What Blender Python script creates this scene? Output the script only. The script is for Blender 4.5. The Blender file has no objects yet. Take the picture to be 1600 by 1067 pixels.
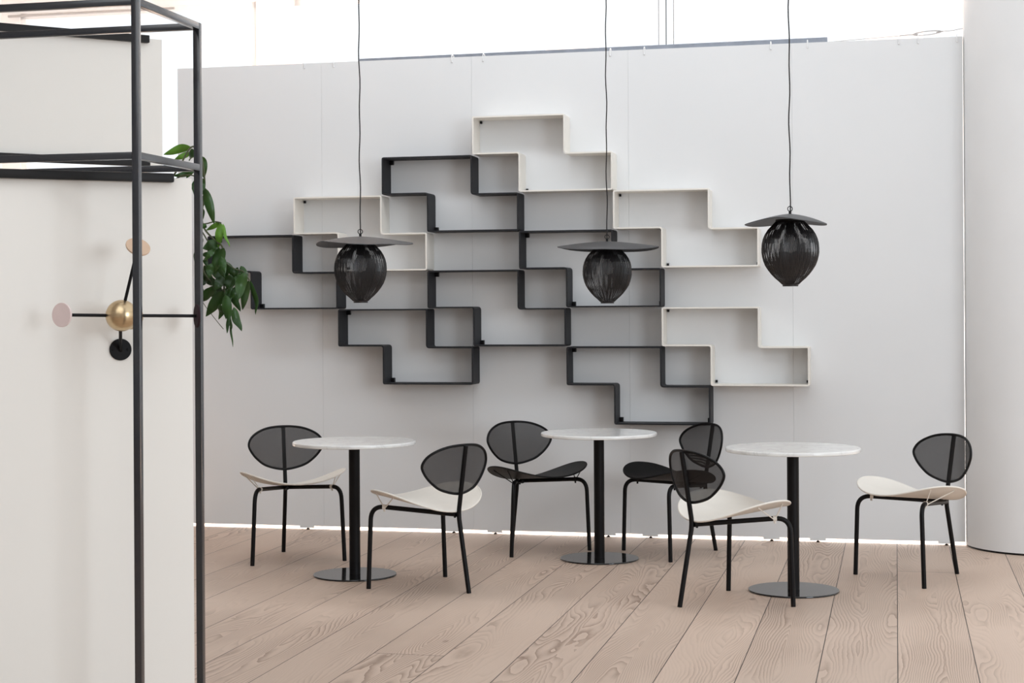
import bpy, bmesh, math, random
from mathutils import Vector, Matrix
random.seed(7)
PI = math.pi
C = bpy.context.scene.collection
scn = bpy.context.scene

# ------------------------------------------------------------------ camera
CAM_H = 1.46; F = 2600.0; ROLL = 0.006; HY = 484.0
cam_d = bpy.data.cameras.new('camera'); cam = bpy.data.objects.new('camera', cam_d); C.objects.link(cam)
cam_d.sensor_width = 36; cam_d.lens = F/1600*36; cam_d.shift_y = -(533.5-HY)/1600
cam.matrix_world = Matrix.Translation((0, 0, CAM_H)) @ Matrix.Rotation(PI/2, 4, 'X') @ Matrix.Rotation(-ROLL, 4, 'Z')
cam_d.clip_end = 200
scn.camera = cam
vs = scn.view_settings
vs.view_transform = 'Standard'; vs.look = 'None'; vs.gamma = 1; vs.use_curve_mapping = False
vs.exposure = 0.2

# ------------------------------------------------------------------ sky, daylight and added fill lamps
w = bpy.data.worlds.new('world'); scn.world = w; w.use_nodes = True
bg = w.node_tree.nodes['Background']
bg.inputs['Color'].default_value = (0.91, 0.96, 1.0, 1); bg.inputs['Strength'].default_value = 1.1

ANG = 0.2266                      # the hall is turned by this against the view
CA, SA = math.cos(ANG), math.sin(ANG)
def R(lx, ly, z=0.0):             # hall coordinates (along wall, away, up) to world
    return Vector((lx*CA + ly*SA, -lx*SA + ly*CA, z))
def area(name, loc, target, sx, sy, power, col):
    d = bpy.data.lights.new(name, 'AREA'); d.shape = 'RECTANGLE'; d.size = sx; d.size_y = sy
    d.energy = power; d.color = col
    o = bpy.data.objects.new(name, d); C.objects.link(o); o.location = loc
    o.rotation_euler = (Vector(target)-Vector(loc)).to_track_quat('-Z', 'Y').to_euler()
    return o
lb = area('daylight_behind_partition', R(-1.5, 12.3, 4.6), R(-1.5, 13.0, 0), 7.6, 1.6, 1350, (1, 1, 1)); lb.data.spread = 1.9
area('added_wall_wash', R(-2.9, 8.6, 4.8), R(-2.9, 10.5, 2.3), 6.0, 0.5, 44, (0.85, 0.93, 1.0))  # added lamp washing the upper partition, brighter towards its top
area('added_front_fill', R(-1.4, 1.2, 4.7), R(-1.0, 6, 0), 4.5, 3.5, 75, (0.91, 0.96, 1.0))  # added fill lamp that brightens the beige boards from the front
area('window_daylight_right', R(6.5, 1.5, 2.6), R(0.0, 8.5, 1.6), 3, 3, 225, (0.83, 0.92, 1.0))

# ------------------------------------------------------------------ materials
def mat(name, col, rough=0.5, metal=0.0, spec=0.5, var=0.0, vscale=20.0, bump=0.0, bscale=200.0, alpha=1.0, stretch=(1,1,1)):
    m = bpy.data.materials.new(name); m.use_nodes = True
    nt = m.node_tree; b = nt.nodes['Principled BSDF']
    b.inputs['Base Color'].default_value = (*col, 1); b.inputs['Roughness'].default_value = rough
    b.inputs['Metallic'].default_value = metal; b.inputs['Specular IOR Level'].default_value = spec
    b.inputs['Alpha'].default_value = alpha
    tc = nt.nodes.new('ShaderNodeTexCoord'); mp = nt.nodes.new('ShaderNodeMapping')
    mp.inputs['Scale'].default_value = stretch
    nt.links.new(tc.outputs['Object'], mp.inputs['Vector'])
    n = nt.nodes.new('ShaderNodeTexNoise'); n.inputs['Scale'].default_value = vscale; n.inputs['Detail'].default_value = 4
    nt.links.new(mp.outputs['Vector'], n.inputs['Vector'])
    r = nt.nodes.new('ShaderNodeMapRange')
    r.inputs['From Min'].default_value = 0.3; r.inputs['From Max'].default_value = 0.7
    r.inputs['To Min'].default_value = 1-var; r.inputs['To Max'].default_value = 1+var
    nt.links.new(n.outputs['Fac'], r.inputs['Value'])
    mx = nt.nodes.new('ShaderNodeVectorMath'); mx.operation = 'SCALE'
    mx.inputs[0].default_value = col
    nt.links.new(r.outputs['Result'], mx.inputs['Scale']); nt.links.new(mx.outputs['Vector'], b.inputs['Base Color'])
    if bump:
        n2 = nt.nodes.new('ShaderNodeTexNoise'); n2.inputs['Scale'].default_value = bscale
        nt.links.new(mp.outputs['Vector'], n2.inputs['Vector'])
        bp = nt.nodes.new('ShaderNodeBump'); bp.inputs['Strength'].default_value = bump; bp.inputs['Distance'].default_value = 0.002
        nt.links.new(n2.outputs['Fac'], bp.inputs['Height']); nt.links.new(bp.outputs['Normal'], b.inputs['Normal'])
    return m

M = {}
M['partition'] = mat('partition_paint', (0.735, 0.735, 0.735), 0.7, spec=0.25, var=0.012, vscale=1.3)
M['plaster'] = mat('white_plaster', (0.75, 0.745, 0.74), 0.75, spec=0.2, var=0.02, vscale=2.5, bump=0.1, bscale=60)
M['hall'] = mat('hall_white', (0.85, 0.85, 0.85), 0.8, var=0.01)
M['beige'] = mat('beige_board', (0.82, 0.795, 0.75), 0.7, spec=0.2, var=0.01, vscale=2)
M['black'] = mat('black_powder_coat', (0.005, 0.0045, 0.005), 0.4, spec=0.18, var=0.1, bump=0.05, bscale=600)
M['frame'] = mat('blue_black_steel', (0.009, 0.012, 0.018), 0.22, spec=0.8, var=0.08, vscale=15)
M['rail'] = mat('brown_black_rail', (0.010, 0.009, 0.009), 0.5, spec=0.25, var=0.1)
M['shelf_dark'] = mat('charcoal_shelf_metal', (0.020, 0.020, 0.023), 0.55, spec=0.22, var=0.06, vscale=12)
M['shelf_white'] = mat('ivory_shelf_metal', (0.80, 0.76, 0.70), 0.5, var=0.02, vscale=12)
M['seat_white'] = mat('cream_seat', (0.78, 0.735, 0.67), 0.6, spec=0.3, var=0.02, vscale=10, bump=0.1, bscale=500)
M['seat_black'] = mat('black_seat', (0.009, 0.0085, 0.009), 0.55, spec=0.2, var=0.08, bump=0.1, bscale=500)
M['gloss_black'] = mat('gloss_black_base', (0.014, 0.013, 0.013), 0.08, spec=0.5, var=0.03)
M['shade'] = mat('dark_satin_shade', (0.055, 0.055, 0.058), 0.5, metal=0.35, spec=0.4, var=0.05, vscale=9, stretch=(1, 1, 1))
M['lantern'] = mat('black_lantern_strip', (0.014, 0.013, 0.014), 0.36, spec=0.5, var=0.15, vscale=60)
M['cord'] = mat('black_fabric_cord', (0.012, 0.009, 0.010), 0.8, var=0.1)
M['brass'] = mat('brushed_brass', (0.58, 0.44, 0.27), 0.3, metal=1.0, var=0.06, vscale=30, stretch=(1, 1, 8))
M['pink'] = mat('pale_pink_disc', (0.76, 0.62, 0.60), 0.55, var=0.02)
M['sand'] = mat('sand_disc', (0.62, 0.43, 0.30), 0.55, var=0.02)
M['plum'] = mat('plum_disc', (0.030, 0.016, 0.019), 0.8, spec=0.1, var=0.05)
M['leaf'] = mat('green_leaf', (0.022, 0.060, 0.011), 0.34, spec=0.3, var=0.45, vscale=9)
M['leaf_light'] = mat('light_green_leaf', (0.11, 0.25, 0.03), 0.4, spec=0.3, var=0.25, vscale=9)
M['stem'] = mat('plant_stem', (0.06, 0.07, 0.03), 0.6, var=0.2)
M['pot'] = mat('grey_pot', (0.3, 0.29, 0.28), 0.7, var=0.06, bump=0.2)
M['steel'] = mat('galvanised_steel', (0.24, 0.26, 0.30), 0.45, metal=0.5, var=0.08)
M['wire'] = mat('steel_wire', (0.45, 0.43, 0.42), 0.4, metal=0.6, var=0.05)
M['white_plastic'] = mat('white_plastic', (0.8, 0.8, 0.8), 0.5, var=0.02)
M['red'] = mat('dark_red_paint', (0.16, 0.03, 0.025), 0.5, var=0.1)
M['soil'] = mat('soil', (0.03, 0.02, 0.015), 0.9, var=0.3, bump=0.5)
for k in ('leaf', 'leaf_light'):
    b = M[k].node_tree.nodes['Principled BSDF']
    b.inputs['Subsurface Weight'].default_value = 0.0
    b.inputs['Coat Weight'].default_value = 0.0

_f = M['frame'].node_tree.nodes['Principled BSDF']; _f.inputs['Coat Weight'].default_value = 0.5; _f.inputs['Coat Roughness'].default_value = 0.12
def mesh_mat():                    # fine perforated sheet of the chair backs
    m = mat('perforated_sheet', (0.014, 0.012, 0.012), 0.5, spec=0.15, var=0.05)
    nt = m.node_tree; b = nt.nodes['Principled BSDF']
    tc = nt.nodes.new('ShaderNodeTexCoord')
    sep = nt.nodes.new('ShaderNodeSeparateXYZ'); nt.links.new(tc.outputs['Object'], sep.inputs[0])
    comb = nt.nodes.new('ShaderNodeCombineXYZ')
    nt.links.new(sep.outputs['X'], comb.inputs['X']); nt.links.new(sep.outputs['Z'], comb.inputs['Y'])
    vo = nt.nodes.new('ShaderNodeTexVoronoi'); vo.voronoi_dimensions = '2D'
    vo.inputs['Scale'].default_value = 380; vo.inputs['Randomness'].default_value = 0
    nt.links.new(comb.outputs[0], vo.inputs['Vector'])
    lt = nt.nodes.new('ShaderNodeMath'); lt.operation = 'GREATER_THAN'; lt.inputs[1].default_value = 0.24
    nt.links.new(vo.outputs['Distance'], lt.inputs[0]); nt.links.new(lt.outputs[0], b.inputs['Alpha'])
    return m
M['mesh'] = mesh_mat()

def marble():
    m = mat('white_marble', (0.80, 0.80, 0.785), 0.16, spec=0.5)
    nt = m.node_tree; b = nt.nodes['Principled BSDF']
    tc = nt.nodes.new('ShaderNodeTexCoord')
    n = nt.nodes.new('ShaderNodeTexNoise'); n.inputs['Scale'].default_value = 5; n.inputs['Detail'].default_value = 8
    n.inputs['Distortion'].default_value = 1.6
    nt.links.new(tc.outputs['Object'], n.inputs['Vector'])
    cr = nt.nodes.new('ShaderNodeValToRGB')
    e = cr.color_ramp.elements
    e[0].position = 0.38; e[0].color = (0.80, 0.80, 0.78, 1); e[1].position = 0.62; e[1].color = (0.82, 0.82, 0.80, 1)
    for p, c in ((0.47, (0.78, 0.775, 0.76, 1)), (0.5, (0.70, 0.695, 0.68, 1)), (0.53, (0.785, 0.78, 0.765, 1))):
        x = cr.color_ramp.elements.new(p); x.color = c
    nt.links.new(n.outputs['Fac'], cr.inputs['Fac']); nt.links.new(cr.outputs['Color'], b.inputs['Base Color'])
    return m
M['marble'] = marble()

PLANK = 0.311
def floor_mat():
    m = bpy.data.materials.new('douglas_planks'); m.use_nodes = True
    nt = m.node_tree; b = nt.nodes['Principled BSDF']; L = nt.links.new
    def math_(op, a, c=None, d=None):
        n = nt.nodes.new('ShaderNodeMath'); n.operation = op
        for i, v in enumerate((a, c, d)):
            if v is None: continue
            if isinstance(v, (int, float)): n.inputs[i].default_value = v
            else: L(v, n.inputs[i])
        return n.outputs[0]
    tc = nt.nodes.new('ShaderNodeTexCoord'); sp = nt.nodes.new('ShaderNodeSeparateXYZ'); L(tc.outputs['Object'], sp.inputs[0])
    X, Y = sp.outputs['X'], sp.outputs['Y']
    u = math_('DIVIDE', X, PLANK); idx = math_('FLOOR', u); fr = math_('SUBTRACT', u, idx)
    wn = nt.nodes.new('ShaderNodeTexWhiteNoise'); wn.noise_dimensions = '1D'; L(idx, wn.inputs['W'])
    rnd = wn.outputs['Value']
    # end joints: each plank row broken every 5 m at its own offset
    yy = math_('DIVIDE', math_('ADD', Y, math_('MULTIPLY', rnd, 37.0)), 31.0); yi = math_('FLOOR', yy); yf = math_('SUBTRACT', yy, yi)
    wn2 = nt.nodes.new('ShaderNodeTexWhiteNoise'); wn2.noise_dimensions = '2D'
    cb = nt.nodes.new('ShaderNodeCombineXYZ'); L(idx, cb.inputs[0]); L(yi, cb.inputs[1]); L(cb.outputs[0], wn2.inputs['Vector'])
    r2 = wn2.outputs['Value']
    # cathedral grain: contour lines of a smooth, lengthwise stretched field
    c1 = nt.nodes.new('ShaderNodeCombineXYZ')
    L(math_('MULTIPLY', X, 4.0), c1.inputs[0]); L(math_('MULTIPLY', Y, 0.62), c1.inputs[1]); L(math_('MULTIPLY', r2, 60.0), c1.inputs[2])
    n1 = nt.nodes.new('ShaderNodeTexNoise'); n1.inputs['Scale'].default_value = 1.0; n1.inputs['Detail'].default_value = 1.6; n1.inputs['Roughness'].default_value = 0.45
    L(c1.outputs[0], n1.inputs['Vector'])
    ctr = math_('ABSOLUTE', math_('SUBTRACT', fr, math_('ADD', 0.35, math_('MULTIPLY', r2, 0.3))))
    c3 = nt.nodes.new('ShaderNodeCombineXYZ')
    L(math_('MULTIPLY', X, 22.0), c3.inputs[0]); L(math_('MULTIPLY', Y, 7.0), c3.inputs[1]); L(math_('MULTIPLY', r2, 90.0), c3.inputs[2])
    n3 = nt.nodes.new('ShaderNodeTexNoise'); n3.inputs['Detail'].default_value = 2; n3.inputs['Scale'].default_value = 1.0; L(c3.outputs[0], n3.inputs['Vector'])
    field = math_('ADD', math_('ADD', math_('MULTIPLY', n1.outputs['Fac'], 30.0), math_('MULTIPLY', ctr, 17.0)), math_('MULTIPLY', n3.outputs['Fac'], 0.9))
    fl = math_('FRACT', field)
    ring = math_('POWER', fl, 2.2)
    # grain strength differs over the floor
    c2 = nt.nodes.new('ShaderNodeCombineXYZ')
    L(math_('MULTIPLY', X, 3.0), c2.inputs[0]); L(math_('MULTIPLY', Y, 0.9), c2.inputs[1]); L(math_('MULTIPLY', r2, 31.0), c2.inputs[2])
    n2 = nt.nodes.new('ShaderNodeTexNoise'); n2.inputs['Scale'].default_value = 0.9; n2.inputs['Detail'].default_value = 3; L(c2.outputs[0], n2.inputs['Vector'])
    strn = nt.nodes.new('ShaderNodeMapRange'); strn.inputs['From Min'].default_value = 0.42; strn.inputs['From Max'].default_value = 0.62
    strn.inputs['To Min'].default_value = 0.12; strn.inputs['To Max'].default_value = 0.85; L(n2.outputs['Fac'], strn.inputs['Value'])
    g = math_('MULTIPLY', ring, strn.outputs['Result'])
    # fine fibres
    c4 = nt.nodes.new('ShaderNodeCombineXYZ')
    L(math_('MULTIPLY', X, 180.0), c4.inputs[0]); L(math_('MULTIPLY', Y, 3.0), c4.inputs[1])
    n4 = nt.nodes.new('ShaderNodeTexNoise'); n4.inputs['Scale'].default_value = 1.0; L(c4.outputs[0], n4.inputs['Vector'])
    g = math_('ADD', g, math_('MULTIPLY', math_('SUBTRACT', n4.outputs['Fac'], 0.5), 0.16))
    # small knots
    c5 = nt.nodes.new('ShaderNodeCombineXYZ'); L(math_('MULTIPLY', X, 2.2), c5.inputs[0]); L(math_('MULTIPLY', Y, 1.1), c5.inputs[1])
    v5 = nt.nodes.new('ShaderNodeTexVoronoi'); v5.inputs['Scale'].default_value = 1.0; L(c5.outputs[0], v5.inputs['Vector'])
    kn = nt.nodes.new('ShaderNodeMapRange'); kn.inputs['From Min'].default_value = 0.02; kn.inputs['From Max'].default_value = 0.045
    kn.inputs['To Min'].default_value = 0.6; kn.inputs['To Max'].default_value = 0.0; L(v5.outputs['Distance'], kn.inputs['Value'])
    g = math_('ADD', g, kn.outputs['Result'])
    mix = nt.nodes.new('ShaderNodeMix'); mix.data_type = 'RGBA'; mix.clamp_factor = True
    L(g, mix.inputs['Factor'])
    mix.inputs[6].default_value = (0.56, 0.43, 0.345, 1); mix.inputs[7].default_value = (0.25, 0.168, 0.122, 1)
    tone = math_('ADD', 0.93, math_('MULTIPLY', r2, 0.14))
    sc = nt.nodes.new('ShaderNodeVectorMath'); sc.operation = 'SCALE'; L(mix.outputs[2], sc.inputs[0]); L(tone, sc.inputs['Scale'])
    # seams
    e = math_('MINIMUM', fr, math_('SUBTRACT', 1.0, fr)); seam = math_('LESS_THAN', e, 0.0065)
    e2 = math_('MINIMUM', yf, math_('SUBTRACT', 1.0, yf)); seam2 = math_('LESS_THAN', e2, 0.00007)
    sm = math_('MAXIMUM', seam, seam2)
    mix2 = nt.nodes.new('ShaderNodeMix'); mix2.data_type = 'RGBA'; L(math_('MULTIPLY', sm, 0.95), mix2.inputs['Factor'])
    L(sc.outputs[0], mix2.inputs[6]); mix2.inputs[7].default_value = (0.03, 0.022, 0.018, 1)
    L(mix2.outputs[2], b.inputs['Base Color'])
    b.inputs['Roughness'].default_value = 0.5; b.inputs['Specular IOR Level'].default_value = 0.35
    bp = nt.nodes.new('ShaderNodeBump'); bp.inputs['Strength'].default_value = 0.15; bp.inputs['Distance'].default_value = 0.002; bp.invert = True
    L(math_('ADD', g, math_('MULTIPLY', sm, 2.0)), bp.inputs['Height']); L(bp.outputs['Normal'], b.inputs['Normal'])
    return m
M['floor'] = floor_mat()

# ------------------------------------------------------------------ mesh helpers
def box(bm, lo, hi, bev=0.0):
    lo = Vector(lo); hi = Vector(hi)
    r = bmesh.ops.create_cube(bm, size=1.0); vs_ = r['verts']
    for v in vs_:
        v.co = Vector((lo[i] + (v.co[i]+0.5)*(hi[i]-lo[i]) for i in range(3)))
    if bev:
        es = list({e for v in vs_ for e in v.link_edges})
        bmesh.ops.bevel(bm, geom=es, offset=bev, segments=2, affect='EDGES', profile=0.6)
def tube(bm, pts, r, seg=10, caps=True, closed=False):
    pts = [Vector(p) for p in pts]; n = len(pts)
    rs = r if isinstance(r, (list, tuple)) else [r]*n
    rings = []; prev = None
    for i, p in enumerate(pts):
        if closed: t = pts[(i+1) % n]-pts[i-1]
        else: t = pts[min(i+1, n-1)]-pts[max(i-1, 0)]
        t.normalize()
        if prev is None:
            a = Vector((0, 0, 1)) if abs(t.z) < 0.9 else Vector((1, 0, 0))
            nrm = a.cross(t).normalized()
        else:
            nrm = (prev - t*prev.dot(t)).normalized()
        prev = nrm; bn = t.cross(nrm)
        rings.append([bm.verts.new(p + (nrm*math.cos(2*PI*k/seg) + bn*math.sin(2*PI*k/seg))*rs[i]) for k in range(seg)])
    m = n if closed else n-1
    for i in range(m):
        A = rings[i]; B = rings[(i+1) % n]
        off = 0
        if closed and i == n-1:
            off = min(range(seg), key=lambda o: sum((A[k].co-B[(k+o) % seg].co).length for k in range(seg)))
        for k in range(seg):
            bm.faces.new((A[k], A[(k+1) % seg], B[(k+1+off) % seg], B[(k+off) % seg]))
    if caps and not closed:
        bm.faces.new(rings[0][::-1]); bm.faces.new(rings[-1])
def lathe(bm, prof, seg=48, c=(0, 0)):
    rings = []
    for r, z in prof:
        if r < 1e-6: rings.append([bm.verts.new((c[0], c[1], z))])
        else: rings.append([bm.verts.new((c[0]+r*math.cos(2*PI*k/seg), c[1]+r*math.sin(2*PI*k/seg), z)) for k in range(seg)])
    for A, B in zip(rings, rings[1:]):
        for k in range(seg):
            k2 = (k+1) % seg
            if len(A) == 1 and len(B) == 1: continue
            if len(A) == 1: bm.faces.new((A[0], B[k2], B[k]))
            elif len(B) == 1: bm.faces.new((A[k], A[k2], B[0]))
            else: bm.faces.new((A[k], A[k2], B[k2], B[k]))
def fillet(pts, r, n=6):
    pts = [Vector(p) for p in pts]; out = [pts[0]]
    for a, b, c in zip(pts, pts[1:], pts[2:]):
        u = (a-b).normalized(); v = (c-b).normalized()
        p0 = b+u*r; p1 = b+v*r
        for i in range(n+1):
            t = i/n; out.append(p0*(1-t)**2 + b*2*t*(1-t) + p1*t*t)
    out.append(pts[-1]); return out
def spline(ctrl, n=8):             # closed Catmull-Rom
    out = []; m = len(ctrl)
    for i in range(m):
        p0, p1, p2, p3 = (Vector(ctrl[(i+j) % m]) for j in (-1, 0, 1, 2))
        for k in range(n):
            t = k/n
            out.append(0.5*((2*p1) + (p2-p0)*t + (2*p0-5*p1+4*p2-p3)*t*t + (3*p1-p0-3*p2+p3)*t**3))
    return out
def obj(name, bm, m, parent=None, smooth=True, recalc=True):
    if recalc: bmesh.ops.recalc_face_normals(bm, faces=bm.faces[:])
    me = bpy.data.meshes.new(name); bm.to_mesh(me); bm.free()
    me.materials.append(m)
    if smooth:
        me.shade_smooth()
        me.set_sharp_from_angle(angle=math.radians(38))
    o = bpy.data.objects.new(name, me); C.objects.link(o)
    if parent: o.parent = parent
    return o
def thing(name, label, cat, loc=(0, 0, 0), rz=0.0, group=None):
    o = bpy.data.objects.new(name, None); C.objects.link(o)
    o.empty_display_size = 0.1
    o.location = loc; o.rotation_euler = (0, 0, rz); o['label'] = label; o['category'] = cat
    if group: o['group'] = group
    return o
def tag(o, label, cat, group=None):
    o['label'] = label; o['category'] = cat
    if group: o['group'] = group
    return o
def struct(name, bm, m, smooth=False):
    o = obj(name, bm, m, None, smooth); o['kind'] = 'structure'; return o
def copy_tree(o, parent=None):
    c = o.copy(); C.objects.link(c)
    if parent: c.parent = parent
    for ch in list(o.children): copy_tree(ch, c)
    return c
NB = bmesh.new
def in_hall(o):                    # mesh built in hall coordinates
    o.rotation_euler = (0, 0, -ANG); return o

def from_px0(px, py):
    x = px-800; y = py-HY; c, s_ = math.cos(ROLL), math.sin(ROLL)
    return Vector(((c*x-s_*y)/F, 1.0, -(s_*x+c*y)/F))
# ------------------------------------------------------------------ floor, partition, hall shell
bm = NB(); box(bm, (-9, -3, -0.05), (9, 16.2, 0)); in_hall(struct('floor', bm, M['floor']))

WY = 10.80*CA                      # hall-y of the partition's face
WX = -10.80*SA                     # hall-x of its zero mark
PW = 5.161/5
bm = NB()
for i in range(5):
    x0 = WX-2.327+i*PW
    box(bm, (x0+0.0003, WY, 0.025), (x0+PW-0.0003, WY+0.04, 3.114), 0.0008)
for i in range(1, 5):
    x0 = WX-2.327+i*PW
    box(bm, (x0-0.03, WY+0.0395, 0.05), (x0+0.03, WY+0.06, 3.10))
in_hall(struct('wall_back', bm, M['partition']))
ORD = ['first', 'second', 'third', 'fourth', 'fifth', 'sixth', 'seventh', 'eighth', 'ninth', 'tenth', 'last']
# levelling feet below the partition
for k, s in enumerate((-1.414, -0.404, -0.124, 0.622, 0.895, 1.66, 1.946, 2.722)):
    t = thing('levelling_foot', ORD[k]+' of the small black screw feet along the partition base, counted from the left', 'foot', R(WX+s, WY+0.02, 0), -ANG, 'screw feet under the partition')
    b_ = NB(); lathe(b_, [(0, 0), (0.011, 0), (0.011, 0.006), (0.005, 0.008), (0.005, 0.022), (0, 0.022)], 16); obj('screw', b_, M['black'], t)
    b_ = NB(); box(b_, (-0.05, -0.021, 0.012), (0.05, -0.0195, 0.03)); box(b_, (-0.05, -0.021, 0.012), (0.05, 0.02, 0.0135)); obj('bracket', b_, M['partition'], t, False)

# rear wall of the hall, with big windows of bright sky
bm = NB(); y0 = 15.6
box(bm, (-9, y0, 0), (9, y0+0.15, 0.6)); box(bm, (-9, y0, 4.55), (9, y0+0.15, 4.9))
for x in range(-9, 10, 3): box(bm, (x-0.2, y0, 0.6), (x+0.2, y0+0.15, 4.55))
in_hall(struct('wall_rear', bm, M['hall']))
for i in range(6):
    x = -9+3*i
    b_ = NB()
    for a, c in (((x+0.2, 0.6), (x+0.26, 4.55)), ((x+2.74, 0.6), (x+2.8, 4.55)), ((x+0.2, 0.6), (x+2.8, 0.66)), ((x+0.2, 4.49), (x+2.8, 4.55)), ((x+0.2, 2.5), (x+2.8, 2.54)), ((x+1.48, 0.6), (x+1.52, 4.55))):
        box(b_, (a[0], y0+0.03, a[1]), (c[0], y0+0.09, c[1]))
    in_hall(struct('window_%d' % (i+1), b_, M['hall']))
_d = from_px0(272, 12.5); _k = 15.55/(_d.x*SA + _d.y*CA)
bm = NB(); tube(bm, [(-8.9, 15.56, CAM_H+_d.z*_k), ((_d.x*CA-_d.y*SA)*_k, 15.56, CAM_H+_d.z*_k)], 0.013, 8)
tag(in_hall(obj('conduit', bm, M['wire'])), 'thin grey conduit running level across the bright windows at top left', 'pipe')
# ceiling: white beams around open skylights
bm = NB()
box(bm, (-9, -3, 4.95), (-3.2, 15.75, 5.1)); box(bm, (5.0, -3, 4.95), (9, 15.75, 5.1)); box(bm, (-3.2, -3, 4.95), (5.0, 1.5, 5.1))  # slabs added over part of the openings to cut the light from above
for x in (-9, -6, -3, 0, 3, 6, 8.8): box(bm, (x, -3, 4.9), (x+0.12, 15.75, 5.15))
for y in (-3, 1.5, 6, 8.35, 9.15, 9.5, 10.6, 15.55): box(bm, (-9, y, 4.9), (9, y+0.12, 5.15))
in_hall(struct('ceiling', bm, M['hall']))

# the hall's other sides: plain walls at the left and behind, tall windows at the right
bm = NB(); box(bm, (-9.15, -3.15, 0), (-9, 15.75, 4.9)); in_hall(struct('wall_left', bm, M['hall']))
bm = NB(); box(bm, (-9, -3.15, 0), (9, -3, 4.9)); in_hall(struct('wall_front', bm, M['hall']))
bm = NB(); box(bm, (9, -3.15, 0), (9.15, 15.75, 0.5)); box(bm, (9, -3.15, 4.5), (9.15, 15.75, 4.9))
for y in (-3.15, 0.6, 4.3, 8.0, 11.7, 15.3): box(bm, (9, y, 0.5), (9.15, y+0.45, 4.5))
in_hall(struct('wall_right', bm, M['hall']))
for i, y in enumerate((-2.7, 1.05, 4.75, 8.45, 12.15)):
    b_ = NB(); y2 = y+3.25 if i else y+3.3
    for a, c in ((y, y+0.06), (y2-0.06, y2), ((y+y2)/2-0.03, (y+y2)/2+0.03)): box(b_, (9.03, a, 0.5), (9.09, c, 4.5))
    box(b_, (9.03, y, 2.5), (9.09, y2, 2.55)); in_hall(struct('window_%d' % (i+7), b_, M['hall']))

# round column at the right
bm = NB()
lathe(bm, [(0, 0.012), (0.43, 0.012), (0.43, 4.92), (0, 4.92)], 96)
o = struct('column', bm, M['plaster'], True); o.location = (2.768+0.43, 10.13, 0)
bm = NB(); lathe(bm, [(0, 0.0), (0.424, 0.0), (0.424, 0.014), (0, 0.014)], 96)  # dark disc: its colour stands in for the shadow gap under the column
o = struct('shadow_gap_1', bm, M['rail'], True); o.location = (2.768+0.43, 10.13, 0)

# ------------------------------------------------------------------ things on top of the partition
def W(s, dy, z): return R(WX+s, WY+dy, z)
bm = NB(); box(bm, (WX-1.045, WY+0.05, 3.095), (WX+2.02, WY+0.09, 3.138), 0.002)
for v in bm.verts: v.co.z += 0.0045*(v.co.x-WX+1.045)
tag(in_hall(obj('steel_rail', bm, M['steel'], None, False)), 'long dark grey steel rail along the top edge of the partition', 'rail')
t = thing('turnbuckle_cable', 'taut steel cable with a turnbuckle at the top right of the partition', 'cable', W(2.02, 0.04, 3.118), -ANG)
bm = NB(); tube(bm, [(0, 0, 0), (0.30, 0, 0.014), (0.52, 0, 0.024)], 0.0025, 6); tube(bm, [(0.68, 0, 0.036), (0.76, 0, 0.040), (0.80, 0, 0.048), (0.835, 0.0, 0.05)], 0.0025, 6); obj('cable', bm, M['wire'], t)
bm = NB()
tube(bm, [(0.52+0.085*(1-math.cos(a)), 0, 0.0245+0.0062*(1-math.cos(a)) + 0.011*math.sin(a)) for a in [2*PI*k/24 for k in range(24)]], 0.0035, 6, closed=True)
tube(bm, [(0.44, 0, 0.021), (0.55, 0, 0.026)], 0.004, 6); tube(bm, [(0.66, 0, 0.034), (0.70, 0, 0.037)], 0.004, 6)
obj('turnbuckle', bm, M['wire'], t)
for k, s in enumerate((-1.413, -1.207, -0.393, -0.183, 0.655, 0.874, 1.673, 1.900, 2.455, 2.57, 2.80)):
    b_ = NB(); tube(b_, [(0, -0.004, -0.03), (0, -0.006, 0.004), (0, 0.004, 0.016), (0, 0.02, 0.018), (0, 0.044, 0.012), (0, 0.045, -0.02)], 0.0032, 6)
    lathe(b_, [(0, -0.034), (0.005, -0.034), (0.005, -0.028), (0, -0.028)], 10, (0, -0.004))
    o = obj('hook', b_, M['white_plastic']); o.location = W(s, 0, 3.114); o.rotation_euler = (0, 0, -ANG)
    tag(o, ORD[k]+' of the tiny white hooks over the partition top edge, counted from the left', 'hook', 'hooks on the partition top')
for s, c, nm, lab in ((0.957, 'wire', 'hanging_wire', 'left of the two pale vertical wires above the partition'), (1.053, 'wire', 'hanging_wire', 'right of the two pale vertical wires above the partition'), (1.005, 'rail', 'cable_drop', 'dark thin vertical cable between two pale wires above the partition')):
    b_ = NB(); tube(b_, [(0, 0, 0), (0.002, 0, 0.9), (0, 0, 1.765)], 0.0032, 6)
    o = obj(nm, b_, M[c]); o.location = W(s, 0.08, 3.137); tag(o, lab, 'wire')
b_ = NB(); lathe(b_, [(0, 0), (0.03, 0), (0.03, 0.01), (0.011, 0.015), (0.011, 1.04), (0, 1.05)], 16)
o = obj('red_post', b_, M['red']); o.location = (3.03, 11.10, 0); tag(o, 'slim dark red post seen through the slit beside the column', 'post')

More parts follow.
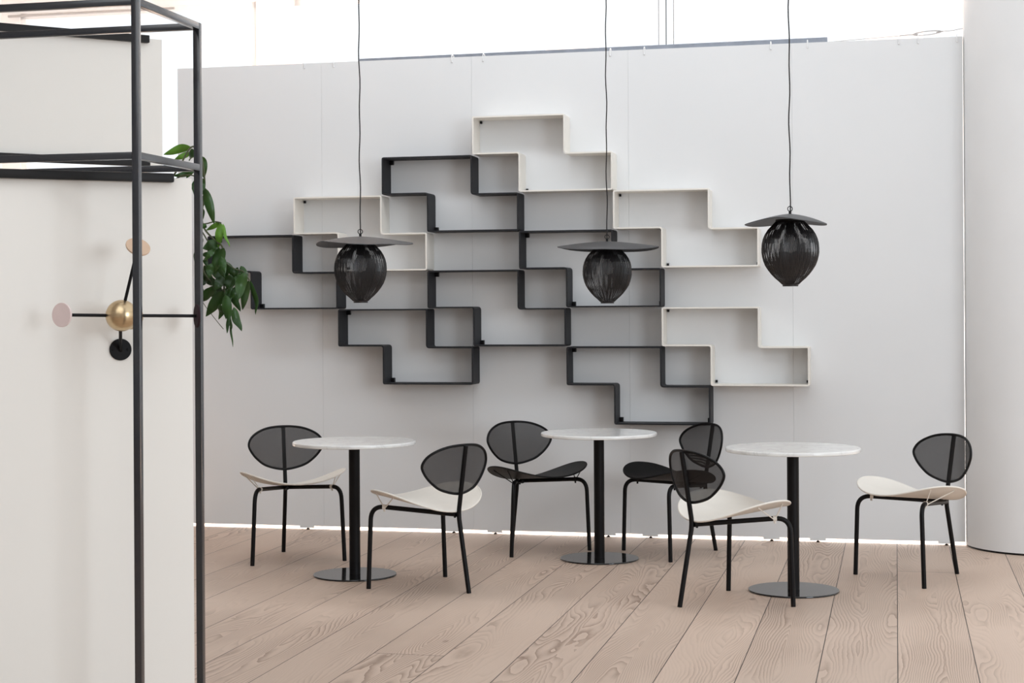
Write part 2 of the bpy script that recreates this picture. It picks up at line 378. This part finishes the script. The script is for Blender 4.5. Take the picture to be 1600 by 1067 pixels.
# ------------------------------------------------------------------ wall shelves
CW, CH, DEP, TH = 0.304, 0.2463, 0.175, 0.0095
def shelf_unit(i, j, white, label):
    s0 = 0.087+0.304*(i-7); z0 = 2.703-CH*j
    g = 'ivory stepped wall shelves' if white else 'charcoal stepped wall shelves'
    t = thing('wall_shelf', label, 'wall shelf', W(s0, -DEP, z0-CH), -ANG, g)
    e = 0.0012
    out = [(e, CH-e), (2*CW-e, CH-e), (2*CW-e, 0-e), (3*CW-e, 0-e), (3*CW-e, -CH+e), (CW+e, -CH+e), (CW+e, 0+e), (e, 0+e)]
    def rounded(poly, r, inset):
        n = len(poly); res = []
        for k in range(n):
            a, b, c = Vector(poly[k-1]), Vector(poly[k]), Vector(poly[(k+1) % n])
            u = (b-a).normalized(); v = (c-b).normalized()
            nu = Vector((u.y, -u.x)); nv = Vector((v.y, -v.x))       # inward for this winding
            b2 = b + nu*inset + nv*inset
            convex = u.x*v.y-u.y*v.x < 0
            rr = max(0.003, r-inset) if convex else r+inset
            p0 = b2-u*rr; p1 = b2+v*rr
            for q in range(6):
                tt = q/5; res.append(p0*(1-tt)**2+b2*2*tt*(1-tt)+p1*tt*tt)
        return res
    O = rounded(out, 0.014, 0); I = rounded(out, 0.014, TH)
    bm = NB(); n = len(O)
    V = [[bm.verts.new((p.x, y, p.y)) for p in P] for P, y in ((O, 0), (O, DEP), (I, DEP), (I, 0))]
    for a in range(4):
        A, B = V[a], V[(a+1) % 4]
        for k in range(n):
            bm.faces.new((A[k], A[(k+1) % n], B[(k+1) % n], B[k]))
    m = M['shelf_white'] if white else M['shelf_dark']
    obj('shelf_strip', bm, m, t)
    for (bx, bz) in ((TH+0.012, CH-TH-0.014), (CW+TH+0.012, -CH+TH+0.014), (3*CW-TH-0.012, -CH+TH+0.014)):
        bm = NB(); box(bm, (bx-0.013, DEP-0.03, bz-0.015), (bx+0.013, DEP-0.001, bz+0.015), 0.003)
        if white:
            bm.free(); bm = NB(); box(bm, (bx-0.006, DEP-0.02, bz-0.008), (bx+0.006, DEP-0.001, bz+0.008), 0.002)
        obj('bracket', bm, M['black'], t)
shelf_unit(6, 0, True, 'ivory stepped metal wall shelf at the very top of the arrangement')
shelf_unit(4, 1, False, 'charcoal stepped metal wall shelf, topmost of the dark ones')
shelf_unit(2, 2, True, 'ivory stepped wall shelf at far left, partly behind the left pendant')
shelf_unit(9, 2, True, 'ivory stepped wall shelf right of centre, its end behind the right pendant')
shelf_unit(0, 3, False, 'charcoal stepped wall shelf at far left, partly behind the hanging plant')
shelf_unit(7, 3, False, 'charcoal stepped wall shelf partly behind the middle pendant lamp')
shelf_unit(5, 4, False, 'charcoal stepped wall shelf in the centre, directly below the topmost dark one')
shelf_unit(3, 5, False, 'charcoal stepped wall shelf low on the left, above the left marble table')
shelf_unit(10, 5, True, 'ivory stepped wall shelf at the far lower right of the arrangement')
shelf_unit(8, 6, False, 'lowest charcoal stepped wall shelf, right above the middle marble table')

# ------------------------------------------------------------------ pendant lamps
LPROF = [(262, 160), (300, 197), (350, 245), (400, 276), (450, 298), (500, 310), (560, 315), (605, 315), (650, 308), (700, 295), (750, 275), (800, 244), (850, 205), (890, 167), (920, 132), (945, 106), (960, 90)]
LPROF = [(0.1435*r/315, -(z-262)*0.000456) for z, r in LPROF]
def rad(z):
    for (r0, z0), (r1, z1) in zip(LPROF, LPROF[1:]):
        if z <= z0 and z >= z1: return r0+(r1-r0)*(z0-z)/(z0-z1)
    return LPROF[-1][0]
def lantern_mesh():
    bm = NB(); N = 128; pts = LPROF
    for k in range(N):
        a0 = 2*PI*k/N; da = PI/N*0.80
        jz = random.uniform(-0.12, 0.12)
        prev = None
        for i, (r, z) in enumerate(pts):
            tw = 0.010*math.sin(i*0.7+k*1.3)
            rr = r + 0.0006*math.sin(k*2.1+i)
            a = a0+tw*0.25
            c = Vector((math.cos(a), math.sin(a))); e0 = Vector((math.cos(a-da), math.sin(a-da))); e1 = Vector((math.cos(a+da), math.sin(a+da)))
            v = [bm.verts.new((e0.x*rr, e0.y*rr, z)), bm.verts.new((c.x*(rr+0.0016), c.y*(rr+0.0016), z)), bm.verts.new((e1.x*rr, e1.y*rr, z)), bm.verts.new((c.x*(rr-0.001), c.y*(rr-0.001), z))]
            if prev:
                for q in range(4): bm.faces.new((prev[q], prev[(q+1) % 4], v[(q+1) % 4], v[q]))
            prev = v
    return bm
def ringband(r, z0, z1, th=0.0015):
    bm = NB(); lathe(bm, [(r, z0), (r, z1), (r-th, z1), (r-th, z0), (r, z0)], 64); return bm
lan_mesh = None
def pendant(x, y, ztop, ang, p, q, off, tilt, label):
    """ztop: height where the lantern meets the shade"""
    global lan_mesh
    t = thing('pendant_lamp', label, 'pendant lamp', (x, y, ztop), 0, 'black lantern pendant lamps')
    if lan_mesh is None:
        o = obj('lantern', lantern_mesh(), M['lantern'], t, False); lan_mesh = o.data
    else:
        o = bpy.data.objects.new('lantern', lan_mesh); C.objects.link(o); o.parent = t
    o.rotation_euler = (0, 0, ang*1.7)
    lant = o
    rb, zb = LPROF[-1]
    bm = NB(); lathe(bm, [(0.0, zb+0.004), (rb+0.002, zb+0.004), (0.0395, zb-0.004), (0.0395, zb-0.010), (0, zb-0.010)], 48); obj('bottom_cap', bm, M['lantern'], lant)
    bm = NB(); lathe(bm, [(0.0, 0.012), (LPROF[0][0]*1.0, 0.012), (LPROF[0][0]+0.002, -0.004), (LPROF[0][0]-0.004, -0.006), (0, -0.006)], 48); obj('top_cap', bm, M['lantern'], lant)
    # lamp holder and bulb inside
    bm = NB(); lathe(bm, [(0, 0), (0.022, 0), (0.022, -0.06), (0.014, -0.065), (0, -0.065)], 24); obj('lamp_holder', bm, M['black'], t)
    bm = NB(); lathe(bm, [(0, -0.064), (0.014, -0.066), (0.03, -0.09), (0.036, -0.12), (0.03, -0.148), (0, -0.16)], 24); obj('bulb', bm, M['white_plastic'], t)
    # domed leaf-shaped shade
    bm = NB(); NR, NA = 14, 72; rows = []
    ca, sa = math.cos(ang), math.sin(ang)
    def P(f, a, dz):
        u = p*f*math.cos(a); v = q*f*math.sin(a)
        z = 0.040 - 0.030*abs(u/p)**1.5 - 0.052*abs(v/q)**1.5
        X = u*ca-v*sa + off[0]*f*f; Y = u*sa+v*ca + off[1]*f*f
        return (X, Y, z + tilt*X + dz)
    for dz in (0.0, -0.0035):
        rr = [[bm.verts.new(P(0, 0, dz))]]
        for i in range(1, NR+1): rr.append([bm.verts.new(P(i/NR, 2*PI*k/NA, dz)) for k in range(NA)])
        rows.append(rr)
    for rr in rows:
        for k in range(NA): bm.faces.new((rr[0][0], rr[1][k], rr[1][(k+1) % NA]))
        for i in range(1, NR):
            for k in range(NA): bm.faces.new((rr[i][k], rr[i+1][k], rr[i+1][(k+1) % NA], rr[i][(k+1) % NA]))
    for k in range(NA): bm.faces.new((rows[0][NR][k], rows[0][NR][(k+1) % NA], rows[1][NR][(k+1) % NA], rows[1][NR][k]))
    obj('lamp_shade', bm, M['shade'], t)
    bm = NB(); lathe(bm, [(0, 0.036), (0.007, 0.036), (0.007, 0.052), (0.004, 0.056), (0, 0.056)], 16)
    tube(bm, [(0.0125*math.cos(a), 0.004*math.cos(a), 0.066+0.0125*math.sin(a)) for a in [2*PI*k/24 for k in range(24)]], 0.0023, 8, closed=True)
    obj('hanging_ring', bm, M['black'], t)
    bm = NB(); pts = []
    top = 4.93-ztop
    for i in range(61):
        f = i/60; z = 0.05+(top-0.05)*f
        pts.append((0.0022*math.sin(i*1.1+x*5)+0.0016*math.sin(i*0.53), 0.002*math.sin(i*0.8), z))
    tube(bm, pts, 0.0033, 8); obj('cord', bm, M['cord'], t)
K = lambda Y: F/Y
def from_px(px, py, Y):            # survey helper: a photographed point at a known distance
    x = px-800; y = py-HY; c, s = math.cos(ROLL), math.sin(ROLL)
    return Vector(((c*x-s*y)*Y/F, Y, CAM_H-(s*x+c*y)*Y/F))
a = from_px(563, 380.5, 9.22); pendant(a.x, a.y, a.z, 0.75, 0.30, 0.205, (0.027, 0), 0.022, 'left black pendant lamp, hanging over the left marble table')
a = from_px(948.5, 387.5, 9.86); pendant(a.x, a.y, a.z, -0.19, 0.303, 0.205, (0.006, 0), -0.012, 'middle black pendant lamp, hanging in front of the shelves over the middle table')
a = from_px(1234.5, 346.5, 8.46); pendant(a.x, a.y, a.z, 1.28, 0.30, 0.205, (-0.022, 0), 0.0, 'right black pendant lamp, hanging highest, before the bare wall')

# ------------------------------------------------------------------ marble tables
def table(x, y, r, rb, label, rz):
    t = thing('cafe_table', label, 'table', (x, y, 0), rz, 'round marble cafe tables')
    bm = NB(); lathe(bm, [(0, 0.721), (r-0.004, 0.721), (r-0.001, 0.723), (r, 0.727), (r, 0.735), (r-0.0015, 0.739), (r-0.004, 0.741), (0, 0.741)], 96); obj('tabletop', bm, M['marble'], t)
    bm = NB(); lathe(bm, [(0, 0.009), (0.0305, 0.009), (0.0305, 0.7155), (0, 0.7155)], 40); obj('pole', bm, M['black'], t)
    bm = NB(); box(bm, (-0.11, -0.11, 0.7155), (0.11, 0.11, 0.7207), 0.001); obj('mounting_plate', bm, M['black'], t)
    bm = NB(); lathe(bm, [(0, 0), (rb-0.002, 0), (rb, 0.002), (rb, 0.007), (rb-0.0015, 0.009), (0, 0.009)], 96); obj('base_plate', bm, M['gloss_black'], t)
table(-0.876, 9.189, 0.3395, 0.2295, 'round white marble table at left, between two white-seated chairs', 0.3)
table(0.503, 9.728, 0.339, 0.2295, 'round white marble table in the middle, between the two black-seated chairs', 1.6)
table(1.446, 8.595, 0.346, 0.2325, 'round white marble table at right, nearest the camera', 2.4)

# ------------------------------------------------------------------ chairs
SEAT_C, SEAT_A, SEAT_B = 0.082, 0.305, 0.243
def seat_z(x, y): return 0.443+0.100*(y-SEAT_C)+0.080*(abs(x)/0.3)**2
def chair(x, y, th, white, swivel, label):
    t = thing('chair', label, 'chair', (x, y, 0), th, 'three-legged chairs around the marble tables')
    sm = M['seat_white'] if white else M['seat_black']
    J = Vector((0, -0.170, 0.401))
    for s in (1, -1):
        bm = NB()
        tube(bm, fillet([(s*0.27, 0.24, 0), (s*0.251, 0.238, 0.435), J+Vector((s*0.012, 0.012, 0))], 0.075, 9), 0.0122, 14)
        obj('leg', bm, M['black'], t)
    bm = NB(); tube(bm, [(0, -0.245, 0), (0, -0.180, 0.34), (0, -0.1735, 0.375), (0, -0.1715, 0.405)], 0.0122, 14); obj('leg', bm, M['black'], t)
    bm = NB(); tube(bm, [(0, -0.1715, 0.403), (0, -0.173, 0.43), (0, -0.178, 0.46), (0, -0.229, 0.760)], 0.0120, 14); obj('back_post', bm, M['black'], t)
    # saddle seat
    bm = NB(); NR, NA = 12, 64; rows = []
    for dz in (0.0, -0.006):
        rr = [[bm.verts.new((0, SEAT_C, seat_z(0, SEAT_C)+dz))]]
        for i in range(1, NR+1):
            f = i/NR; ring = []
            for k in range(NA):
                a = 2*PI*k/NA; ex = 2/2.25
                u = SEAT_A*f*math.copysign(abs(math.cos(a))**ex, math.cos(a)); v = SEAT_B*f*math.copysign(abs(math.sin(a))**ex, math.sin(a))
                yy = SEAT_C+v
                if dz == 0 or True: ring.append(bm.verts.new((u, yy, seat_z(u, yy)+dz)))
            rr.append(ring)
        rows.append(rr)
    for rr in rows:
        for k in range(NA): bm.faces.new((rr[0][0], rr[1][k], rr[1][(k+1) % NA]))
        for i in range(1, NR):
            for k in range(NA): bm.faces.new((rr[i][k], rr[i+1][k], rr[i+1][(k+1) % NA], rr[i][(k+1) % NA]))
    for k in range(NA): bm.faces.new((rows[0][NR][k], rows[0][NR][(k+1) % NA], rows[1][NR][(k+1) % NA], rows[1][NR][k]))
    edge = [v.co.copy()+Vector((0, 0, -0.003)) for v in rows[0][NR]]
    seat = obj('seat', bm, sm, t)
    bm = NB(); tube(bm, edge, 0.0048, 8, closed=True); obj('seat_rim', bm, sm, seat)
    # wire stays and clamps under the wings
    for s in (1, -1):
        A = Vector((s*0.251, 0.238, 0.435)); c = A+(J-A)*0.155; d = (J-A).normalized()
        bm = NB()
        for (wx, wy) in ((0.272, 0.03), (0.262, 0.185)):
            tube(bm, [c+Vector((0, 0, -0.008)), (s*wx, wy, seat_z(wx, wy)-0.008)], 0.0029, 6)
        obj('wire_stay', bm, sm, t)
        bm = NB(); tube(bm, [c-d*0.009, c+d*0.009], 0.0132, 14); tube(bm, [c+Vector((0, 0, -0.01)), c+Vector((0, 0, -0.024))], 0.0055, 10)
        obj('clamp', bm, sm, t)
    bm = NB(); tube(bm, [J+Vector((0, 0.008, -0.006)), J+Vector((0, 0.07, 0.0))], 0.010, 12); tube(bm, [J+Vector((0, 0.03, 0)), J+Vector((0, 0.03, -0.02))], 0.006, 10); obj('junction', bm, M['black'], t)
    # egg-shaped perforated back, wrapped slightly forward
    half = [(0, 0), (0.112, 0.022), (0.176, 0.060), (0.224, 0.112), (0.2405, 0.160), (0.205, 0.210), (0.118, 0.246), (0, 0.256)]
    ctrl = half+[(-u, v) for u, v in half[-2:0:-1]]
    out = spline([(u*0.93, v, 0) for u, v in ctrl], 6)
    def B3(u, v):
        return Vector((u, -0.2185+0.0105 - 0.168*(v-0.256+0.06) + 0.070*(abs(u)/0.24)**1.8, 0.508+v))
    cc = Vector((0, 0.140, 0)); bm = NB(); NR = 8; rings = [[bm.verts.new(B3(0, 0.140))]]
    for i in range(1, NR+1):
        f = i/NR; rings.append([bm.verts.new(B3(cc.x+(p.x-cc.x)*f, cc.y+(p.y-cc.y)*f)) for p in out])
    n = len(out)
    for k in range(n): bm.faces.new((rings[0][0], rings[1][k], rings[1][(k+1) % n]))
    for i in range(1, NR):
        for k in range(n): bm.faces.new((rings[i][k], rings[i+1][k], rings[i+1][(k+1) % n], rings[i][(k+1) % n]))
    back = obj('backrest', bm, M['mesh'], t)
    bm = NB(); tube(bm, [B3(p.x, p.y) for p in out], 0.0070, 8, closed=True); obj('backrest_rim', bm, M['black'], back)
    # the back turns a little on its post
    piv = Vector((0, -0.21, 0)); back.rotation_euler = (0, 0, swivel)
    back.location = piv - Matrix.Rotation(swivel, 3, 'Z') @ piv
D = math.radians
chair(-1.318, 9.863, -2.822, True, 0.0, 'white-seated chair at far left, behind and left of the left marble table')
chair(-0.401, 8.754, 0.771, True, 0.0, 'white-seated chair seen from behind, right of the left marble table')
chair(0.109, 10.163, -2.639, False, 0.0, 'black-seated chair left of the middle marble table, facing right')
chair(1.002, 9.939, 2.026, False, D(1), 'black-seated chair right of the middle table, its back seen behind a nearer chair')
chair(1.028, 8.262, -1.078, True, D(1), 'white-seated chair nearest the camera, seen from behind, left of the right table')
chair(2.213, 8.993, 2.071, True, D(-1), 'white-seated chair at far right, beside the round column')

# ------------------------------------------------------------------ steel frame in the left foreground
t = thing('open_rack', 'tall open frame of thin blue-black square steel tube at left', 'rack', (0, 0, 0), -ANG)
FK = 500.0
fp = from_px(215, 484, F/FK)     # front right post
def to_hall(v): return Vector((v.x*CA-v.y*SA, v.x*SA+v.y*CA, v.z))
h = to_hall(fp); fx, fy = h.x, h.y; T = 0.0225; DD = 0.47; LL = 1.7
zt = 2.441; zm = 1.949
def fbox(name, lo, hi):
    bm = NB(); box(bm, lo, hi, 0.0012); return obj(name, bm, M['frame'], t, True)
hT = T/2
for px, py in ((fx, fy), (fx, fy+DD), (fx-LL, fy), (fx-LL, fy+DD)):
    fbox('post', (px-hT, py-hT, 0), (px+hT, py+hT, zt))
for z, nm in ((zt-T, 'top_bar'), (zm-T/2, 'middle_bar')):
    for yy in (fy, fy+DD): fbox(nm, (fx-LL+hT, yy-hT, z), (fx-hT, yy+hT, z+T))
    for xx in (fx, fx-LL): fbox(nm, (xx-hT, fy+hT, z), (xx+hT, fy+DD-hT, z+T))

# ------------------------------------------------------------------ beige boards
U = Vector((0.912, 0.410, 0)); Nn = Vector((0.410, -0.912, 0)); BA = math.atan2(0.410, 0.912)
e = from_px(299.5, 279, 5.53)
t = thing('display_board', 'tall beige board in the left foreground, carrying the brass coat rack', 'board', (e.x, e.y, 0), BA)
bm = NB(); box(bm, (-1.25, 0, 0), (0, 0.035, e.z), 0.001); obj('panel', bm, M['beige'], t, False)
bm = NB(); box(bm, (-1.25, -0.026, e.z-0.016), (-0.063, -0.0005, e.z+0.014), 0.006); obj('top_rail', bm, M['rail'], t)
board = e.copy()
BA2 = math.atan(0.62)
e2 = from_px(253, 62, 8.0); e3 = from_px(253, 260, 8.0)
t = thing('banner', 'high beige banner panel further back, above the tall beige board', 'banner', (e2.x, e2.y, 0), BA2)
bm = NB(); box(bm, (-1.75, 0, e3.z), (0, 0.02, e2.z), 0.001); obj('panel', bm, M['beige'], t, False)
for z, nm in ((e2.z-0.006, 'top_rail'), (e3.z+0.012, 'bottom_rail')):
    bm = NB(); box(bm, (-1.75, -0.028, z-0.018), (-0.07, -0.0005, z+0.018), 0.004); obj(nm, bm, M['rail'], t)
bm = NB(); tube(bm, [(-1.7, 0.035, 0.01), (-1.7, 0.035, e2.z)], 0.015, 12); lathe(bm, [(0, 0), (0.2, 0), (0.2, 0.01), (0, 0.01)], 32, (-1.7, 0.035)); obj('stand', bm, M['rail'], t)

bm = NB(); box(bm, (0, 0, 0), (0.04, 3.9, 2.0), 0.001)  # added unseen blocker, keeps light off the lower left partition
o = obj('light_blocker', bm, mat('taupe_blocker', (0.36, 0.33, 0.30), 0.7, spec=0.2, var=0.01), None, False); o.location = (-2.56, 6.75, 0); o.rotation_euler = (0, 0, 0)
tag(o, 'added unseen taupe screen that shades the lower left of the partition', 'screen')

# ------------------------------------------------------------------ coat rack on the board
def onboard(px, py, off):          # point on the plane parallel to the board, off in front of it
    d = from_px(px, py, 1.0)-Vector((0, 0, CAM_H)); o0 = Vector((0, 0, CAM_H))
    p0 = board + Nn*off; k = (p0-o0).dot(Nn)/d.dot(Nn); return o0+d*k
fl = onboard(188, 546, 0.0)
t = thing('coat_rack', 'wall coat rack with brass ball and three coloured disc knobs on black arms', 'coat rack', fl, BA)
inv = (Matrix.Translation(fl) @ Matrix.Rotation(BA, 4, 'Z')).inverted()
L = lambda v: inv @ v
hub = L(onboard(190, 493, 0.115)); 
bm = NB(); 
bmesh.ops.create_uvsphere(bm, u_segments=40, v_segments=24, radius=0.0505)
for v in bm.verts: v.co += hub
obj('ball', bm, M['brass'], t)
hub2 = hub+Vector((0.032, 0.020, -0.004))
bm = NB(); bmesh.ops.create_uvsphere(bm, u_segments=32, v_segments=20, radius=0.041)
for v in bm.verts: v.co += hub2
obj('boss', bm, M['brass'], t)
bm = NB(); lathe(bm, [(0, 0), (0.0355, 0), (0.0355, 0.005), (0.034, 0.0065), (0, 0.0065)], 40)
for v in bm.verts: v.co = Vector((v.co.x, -v.co.z, v.co.y))
fo = obj('wall_plate', bm, M['black'], t)
for sx in (-0.024, 0.024):
    bm = NB(); lathe(bm, [(0, 0.006), (0.0045, 0.006), (0.0035, 0.0095), (0, 0.0095)], 14)
    for v in bm.verts: v.co = Vector((v.co.x+sx, -v.co.z, v.co.y))
    obj('screw', bm, M['black'], fo)
bm = NB(); tube(bm, [(0, -0.004, -0.004), hub+Vector((0, 0.02, -0.03))], 0.0055, 12); obj('stem', bm, M['black'], t)
def arm(end, dn, rdisc, m, lab):
    end = L(end); bm = NB(); dirn = (end-hub).normalized()
    tube(bm, [hub+dirn*0.03, end], 0.0052, 12); a_ = obj('arm', bm, M['black'], t)
    dn = Vector(dn).normalized(); q = Vector((0, 0, 1)).rotation_difference(dn)
    bm = NB(); lathe(bm, [(0, -0.003), (rdisc-0.001, -0.003), (rdisc, -0.001), (rdisc, 0.003), (rdisc-0.001, 0.004), (0, 0.004)], 40)
    for v in bm.verts: v.co = q @ v.co + end
    d_ = obj('disc_knob', bm, m, t); d_['label'] = lab
# disc normals in rack coordinates (x along board, -y out of it)
arm(onboard(97, 492, 0.125), (-0.78, -0.65, 0.02), 0.0385, M['pink'], 'pale pink disc')
arm(onboard(215.5, 386, 0.155), (0.12, -0.70, 0.72), 0.0395, M['sand'], 'sand-coloured disc')
arm(onboard(307.5, 493.5, 0.10), (0.985, -0.02, 0.0), 0.0385, M['plum'], 'dark plum disc')

# ------------------------------------------------------------------ trailing plant behind the board
PD = 6.15
def q7(x, y, dd=0.0): return from_px(240+x/3.139, 210+y/3.139, PD+dd)
base = from_px(262, 484, PD+0.04)
ped = thing('plant_stand', 'slim grey plant stand behind the tall beige board', 'plant stand', (base.x, base.y, 0))
b_ = NB(); lathe(b_, [(0, 0), (0.085, 0), (0.085, 0.012), (0.015, 0.02), (0.015, 1.70), (0.07, 1.71), (0.07, 1.722), (0, 1.722)], 32); obj('pole', b_, M['rail'], ped)
pl = thing('trailing_plant', 'trailing green plant with long pointed leaves hanging behind the beige board', 'plant', (base.x, base.y, 1.722))
off = Vector((-base.x, -base.y, -1.722))
b_ = NB(); lathe(b_, [(0, 0), (0.05, 0), (0.068, 0.15), (0.068, 0.16), (0.062, 0.16), (0.06, 0.145), (0, 0.143)], 32); obj('pot', b_, M['pot'], pl)
b_ = NB(); lathe(b_, [(0, 0.1432), (0.0595, 0.1445), (0, 0.15)], 24); obj('soil', b_, M['soil'], pl)
def leaf(p0, p1, wid, roll, droop, m):
    p0 = p0+off; p1 = p1+off
    ax = p1-p0; Ln = ax.length; t0 = ax.normalized()
    side = t0.cross(Vector((0, 1, 0)))
    if side.length < 0.05: side = Vector((1, 0, 0))
    side.normalize(); nrm = side.cross(t0).normalized()
    rm = Matrix.Rotation(roll, 3, t0); side = rm @ side; nrm = rm @ nrm
    bm = NB(); NS = 10; rows = []
    for lay in (0, -0.0006):
        rws = []
        for i in range(NS+1):
            f = i/NS
            wv = wid*0.5*(math.sin(PI*min(1, f**0.85))**0.8)*(1-0.25*f) + 0.0006
            c = p0+ax*f+nrm*(droop*math.sin(PI*f)*Ln + 0.004*math.sin(f*9+roll*5)) + nrm*lay
            rws.append([bm.verts.new(c-side*wv+nrm*wv*0.35), bm.verts.new(c-side*wv*0.5+nrm*wv*0.10), bm.verts.new(c), bm.verts.new(c+side*wv*0.5+nrm*wv*0.10), bm.verts.new(c+side*wv+nrm*wv*0.35)])
        rows.append(rws)
    for rws in rows:
        for a_, b2 in zip(rws, rws[1:]):
            for k in range(4): bm.faces.new((a_[k], a_[k+1], b2[k+1], b2[k]))
    for side_i in (0, 4):
        for i in range(NS): bm.faces.new((rows[0][i][side_i], rows[0][i+1][side_i], rows[1][i+1][side_i], rows[1][i][side_i]))
    obj('leaf', bm, m, pl)
LV = [(185,60,48,100,40,1),(182,90,100,124,26,1),(185,68,178,132,34,0),(234,105,247,218,42,0),(190,190,95,204,24,0),(242,215,238,300,26,0),(252,262,298,442,40,0),
(325,434,255,472,22,1),(330,434,317,556,38,1),(340,438,373,552,14,1),(232,446,262,455,22,0),(312,530,240,560,50,0),(345,556,290,682,48,0),(238,590,292,590,24,0),(318,600,345,642,34,0),
(348,624,412,712,32,0),(357,662,325,732,34,0),(238,668,287,742,48,0),(428,648,462,702,32,0),(448,676,415,812,52,0),(466,715,436,862,40,0),(470,715,503,884,26,0),(342,768,255,895,52,0),
(300,738,288,802,44,0),(376,688,364,762,54,0),(368,758,426,868,32,0),(350,785,368,918,46,0),(326,838,322,905,36,0),(392,848,432,965,38,0),(366,888,360,974,15,0),(378,905,390,1042,9,0),
(292,748,236,820,44,0),(262,690,238,742,40,0),(254,600,264,655,22,0),(322,556,298,694,46,0),(246,640,278,700,20,0),(300,640,330,730,46,0),(330,600,352,680,30,0),(310,690,355,740,40,0),(340,700,300,760,44,0),
(360,770,352,860,30,0),(372,880,380,975,16,0),(240,300,232,370,30,0),(238,360,230,440,26,0),(200,150,160,215,30,0),(215,215,200,300,34,0),(430,690,400,730,28,0),(235,500,215,560,30,0),(225,560,205,640,34,0),(245,760,215,800,34,0),(440,680,425,740,34,0)]
for i in range(18):
    cx_ = random.uniform(238, 420); cy_ = random.uniform(540, 790) + (cx_-240)*0.12
    if cx_ > 350 and cy_ < 640: cy_ += 90
    an = random.uniform(-0.75, 0.75); ln_ = random.uniform(70, 115)
    LV.append((cx_, cy_, cx_+math.sin(an)*ln_, cy_+math.cos(an)*ln_, random.uniform(24, 38), 0))
for i, (x0, y0_, x1, y1, wd, lt) in enumerate(LV):
    dd = random.uniform(-0.10, 0.10)
    leaf(q7(x0, y0_, dd), q7(x1, y1, dd+random.uniform(-0.04, 0.04)), wd/3.139*PD/F*1.2, random.uniform(-0.6, 0.6), random.uniform(-0.10, 0.10), M['leaf_light'] if lt else M['leaf'])
def vine(pts, r=0.0028):
    P_ = [q7(*p)+off if len(p) == 2 else q7(p[0], p[1], p[2])+off for p in pts]
    o_ = []
    for i in range(len(P_)-1):
        p0_, p1_, p2_, p3_ = P_[max(i-1, 0)], P_[i], P_[i+1], P_[min(i+2, len(P_)-1)]
        for k in range(6):
            tt = k/6; o_.append(0.5*((2*p1_)+(p2_-p0_)*tt+(2*p0_-5*p1_+4*p2_-p3_)*tt*tt+(3*p1_-p0_-3*p2_+p3_)*tt**3))
    o_.append(P_[-1]); bm = NB(); tube(bm, o_, r, 6); obj('vine', bm, M['stem'], pl)
vine([(70, 235, 0.04), (120, 170, 0.0), (185, 62, 0), (232, 105, 0), (250, 220, 0), (246, 300, 0), (240, 440, 0), (300, 520, 0), (340, 560, 0), (345, 700, 0), (350, 785, 0), (385, 880, 0)], 0.0035)
vine([(80, 235, 0.04), (150, 200, -0.02), (215, 215, -0.02), (235, 300, -0.02), (232, 430, 0), (300, 428, 0), (332, 434, 0)])
vine([(240, 480, 0), (290, 560, 0), (348, 624, 0), (400, 660, 0), (440, 672, 0), (470, 715, 0)])
vine([(232, 430, 0), (225, 600, 0), (250, 680, 0), (300, 738, 0), (345, 768, 0)])
vine([(225, 600, 0), (222, 760, 0), (240, 820, 0), (290, 890, 0), (343, 955, 0)], 0.0013)
